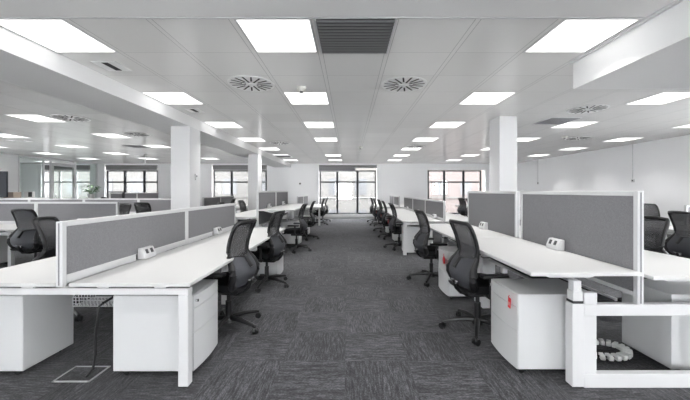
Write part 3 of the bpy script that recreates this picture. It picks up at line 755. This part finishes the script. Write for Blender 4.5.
for y, a, t in ((7.38, 3, 'nearest the camera'), (8.97, -6, 'second from the camera'), (10.52, 5, 'third from the camera')):
    chair(1.19, y, a, 'black mesh office chair at the middle right bench, ' + t)
chair(1.17, 12.2, -4, 'black mesh office chair at the far right bench, the nearer one'); chair(1.15, 13.6, 4, 'black mesh office chair at the far right bench, the farther one')
chair(-1.2, 7.1, 176, 'black mesh office chair at the nearer raised left desk'); chair(-1.2, 8.8, 184, 'black mesh office chair at the farther raised left desk')
chair(-1.19, 12.5, 178, 'black mesh office chair at the far left bench, the nearer one'); chair(-1.17, 13.9, 184, 'black mesh office chair at the far left bench, the farther one')
chair(-3.1, 3.42, 18, 'black mesh office chair on the outer side of the near left bench')
chair(-5.2, 5.15, 86, 'black mesh office chair seen from behind at the nearer cross bench of the left bay')
chair(-5.1, 6.82, 268, 'black mesh office chair between the two cross benches, facing the camera')
chair(-5.17, 7.95, 88, 'black mesh office chair seen from behind at the farther cross bench of the left bay')
chair(-3.0, 7.78, 4, 'black mesh office chair behind the raised left desks, the nearer one'); chair(-3.05, 9.3, -5, 'black mesh office chair behind the raised left desks, the farther one')
chair(-4.35 - .1, 11.5, 186, 'small distant black office chair right of the nearer left column'); chair(-4.1, 12.9, 176, 'small distant black office chair close to the farther left column')
chair(3.15, 3.42, 195, 'black mesh office chair behind the tall right screen, nearest the camera')
chair(4.83, 4.33, -4, 'black mesh office chair in the right bay standing before the cross bench')
chair(6.65, 6.75, 268, 'black mesh office chair behind the cross bench beside the right wall')
chair(4.85, 13.0, 20, 'black mesh office chair in front of the right side window, the left one'); chair(4.75, 12.0, -8, 'black office chair before the right side window, half hidden by the tall screen')

# ================================================================== SMALL THINGS
# floor box with a lifted lid, cable, wire basket under the near left bench
g = tag(empty('floor_outlet_box', (-1.98, 2.31, 0)), 'square floor outlet box in the carpet under the near left bench', 'floor outlet')
b = MB(); w, l = .135, .1
b.box(-w, w, -l, -l + .012, 0, .006); b.box(-w, w, l - .012, l, 0, .006); b.box(-w, -w + .012, -l, l, 0, .006); b.box(w - .012, w, -l, l, 0, .006); b.build('trim_ring', 'alu', g, smooth=False)
b = MB(); b.box(-w + .015, w - .015, -l + .015, l - .015, 0, .004); b.build('carpeted_lid', 'carpet', g, smooth=False)
b = MB(); b.tube([(-1.91, 2.26, .012), (-1.87, 2.27, .06), (-1.85, 2.27, .16), (-1.86, 2.28, .30), (-1.84, 2.28, .42), (-1.85, 2.29, .50), (-1.82, 2.30, .53), (-1.78, 2.36, .56), (-1.74, 2.42, .565)], .009, 8)
tag(b.build('power_cable', 'black'), 'black power cable rising from the floor outlet to the wire basket', 'cable')
g = tag(empty('wire_basket', (-2.0, 2.50, .455)), 'white wire cable basket hanging under the near left bench', 'cable basket')
b = MB(); 
for i in range(9): 
    y = -.06 + i * .028; b.tube([(-.17, y, .07), (-.17, y, 0), (.17, y, 0), (.17, y, .07)], .0025, 4)
for i in range(13): x = -.17 + i * .0283; b.tube([(x, -.06, .07), (x, -.06, 0), (x, .165, 0)], .0025, 4)
for z in (.02, .045, .07): b.tube([(-.17, -.06, z), (.17, -.06, z)], .0025, 4)
b.build('basket_wires', 'alu', g)
b = MB(); b.tube([(-.16, -.06, .07), (-.16, -.03, .19)], .004, 6); b.tube([(.16, -.06, .07), (.16, -.03, .19)], .004, 6); b.build('hanger', 'white_metal', g)
# cable spine on the floor by the right end frame
g = tag(empty('cable_spine', (2.17, 2.62, 0)), 'white segmented cable spine curled on the carpet inside the right end frame', 'cable spine')
path = []
for i in range(34):
    t = i / 33
    if t < .42: s = t / .42; path.append(Vector((-.22 - .02 * s, .12 - .10 * s, .52 - .48 * s ** .8)))
    else: s = (t - .42) / .58; a = PI + s * 2 * PI * .86; path.append(Vector((-.06 + .18 * math.cos(a), -.02 + .14 * math.sin(a), .03 + .02 * math.sin(s * PI))))
b = MB()
for p, q in zip(path, path[1:]):
    d = (q - p); m = (p + q) / 2; b.merge_ = None
    R = Matrix.Translation(m) @ d.to_track_quat('Z', 'Y').to_matrix().to_4x4(); b.box(-.034, .034, -.018, .018, -d.length * .34, d.length * .34, .004, 1, rot=R)
b.build('segment_chain', 'white_cable', g)
b = MB(); b.tube(path, .008, 6); b.build('cables', 'dark', g)
# things beyond the cross benches on the left
g = tag(empty('display_screen', (-11.9, 10.45, 0)), 'large dark display on a floor stand at the left edge of the room', 'display')
b = MB(); b.box(-.46, .42, -.03, .03, 1.15, 2.02, .008, 1); b.build('display_panel', 'screen', g); b = MB(); b.cyl((0, .05, .03), (0, .05, 1.6), .03); b.box(-.35, .35, -.2, .3, 0, .03, .008, 1); b.build('stand', 'alu', g)
g = tag(empty('storage_cabinet', (-11.75, 11.05, 0)), 'low white storage cabinet beside the dark display', 'cabinet')
b = MB(); b.box(-.6, .9, -.2, .2, 0, 1.12, .004, 1); b.build('cabinet_body', 'white', g)
for x in (-.59, .16): b = MB(); b.box(x, x + .73, -.222, -.202, .03, 1.10, .003, 1); dd = b.build('door', 'white', g); b = MB(); b.box(x + .6, x + .62, -.24, -.222, .5, .65); b.build('handle', 'alu', dd)
g = tag(empty('cardboard_box', (-11.9, 11.0, 1.121)), 'brown cardboard box on the storage cabinet', 'box'); b = MB(); b.box(-.17, .17, -.14, .14, 0, .2, .004, 1); b.build('carton', 'card', g); b = MB(); b.box(-.17, .17, -.02, .02, .2, .202); b.build('tape', 'cream', g)
g = tag(empty('desk_clock', (-11.3, 11.0, 1.121)), 'small white framed device with a dark face on the cabinet', 'device'); b = MB(); b.box(-.15, .15, -.04, .04, 0, .22, .006, 1); b.build('case', 'white', g); b = MB(); b.box(0, .13, -.046, -.04, .03, .2); b.build('dark_face', 'black', g)
g = tag(empty('sideboard', (-10.6, 12.9, 0)), 'low white sideboard carrying the plant in front of the glass room', 'cabinet'); b = MB(); b.box(-.7, .7, -.2, .2, 0, 1.0, .004, 1); b.build('carcass', 'white', g)
for x in (-.69, .01): b = MB(); b.box(x, x + .68, -.222, -.202, .03, .98, .003, 1); b.build('door', 'white', g)
g = tag(empty('potted_plant', (-10.65, 12.85, 1.001)), 'green leafy plant in a white pot by the glass meeting room', 'plant')
b = MB(); b.cone((0, 0, 0), (0, 0, .24), .09, .13, 20); b.build('pot', 'white', g)
b = MB(); lb = MB()
for i in range(26):
    a = random.uniform(0, 2 * PI); l = random.uniform(.12, .36); zt = random.uniform(.32, .6); p = Vector((l * math.cos(a), l * math.sin(a), zt))
    b.tube([(0, 0, .2), p * .5 + Vector((0, 0, .15)), p], .005, 5)
    R = Matrix.Translation(p) @ Matrix.Rotation(a, 4, 'Z') @ Matrix.Rotation(random.uniform(-.2, .9), 4, 'Y')
    q = bmesh.new(); bmesh.ops.create_uvsphere(q, u_segments=8, v_segments=6, radius=1)
    for v in q.verts: v.co = R @ Vector((v.co.x * .10, v.co.y * .045, v.co.z * .006 + .02 * v.co.x * v.co.x))
    lb.merge(q)
b.build('stems', 'leaf', g); lb.build('leaves', 'leaf', g)
g = tag(empty('telephone', (-10.05, 12.85, 1.001)), 'black desk telephone on the sideboard beside the plant', 'telephone'); b = MB(); b.prism([(-.1, 0), (.1, 0), (.1, .09), (-.1, .04)], 'x', -.16, .16, .008); b.build('phone_base', 'black', g); b = MB(); b.box(-.15, -.07, -.09, .09, .06, .11, .012); b.build('handset', 'black', g)
g = tag(empty('desk_monitor', (-8.2 - .4, 11.5, .73)), 'black monitor standing on the bench before the far left window', 'monitor')
b = MB(); b.box(-.3, .3, -.012, .012, .28, .62, .005, 1); b.build('screen_panel', 'black', g); b = MB(); b.cyl((0, .02, .01), (0, .02, .3), .02); b.box(-.12, .12, -.08, .1, 0, .012); b.build('stand', 'black', g)
print('objects', len(bpy.data.objects))
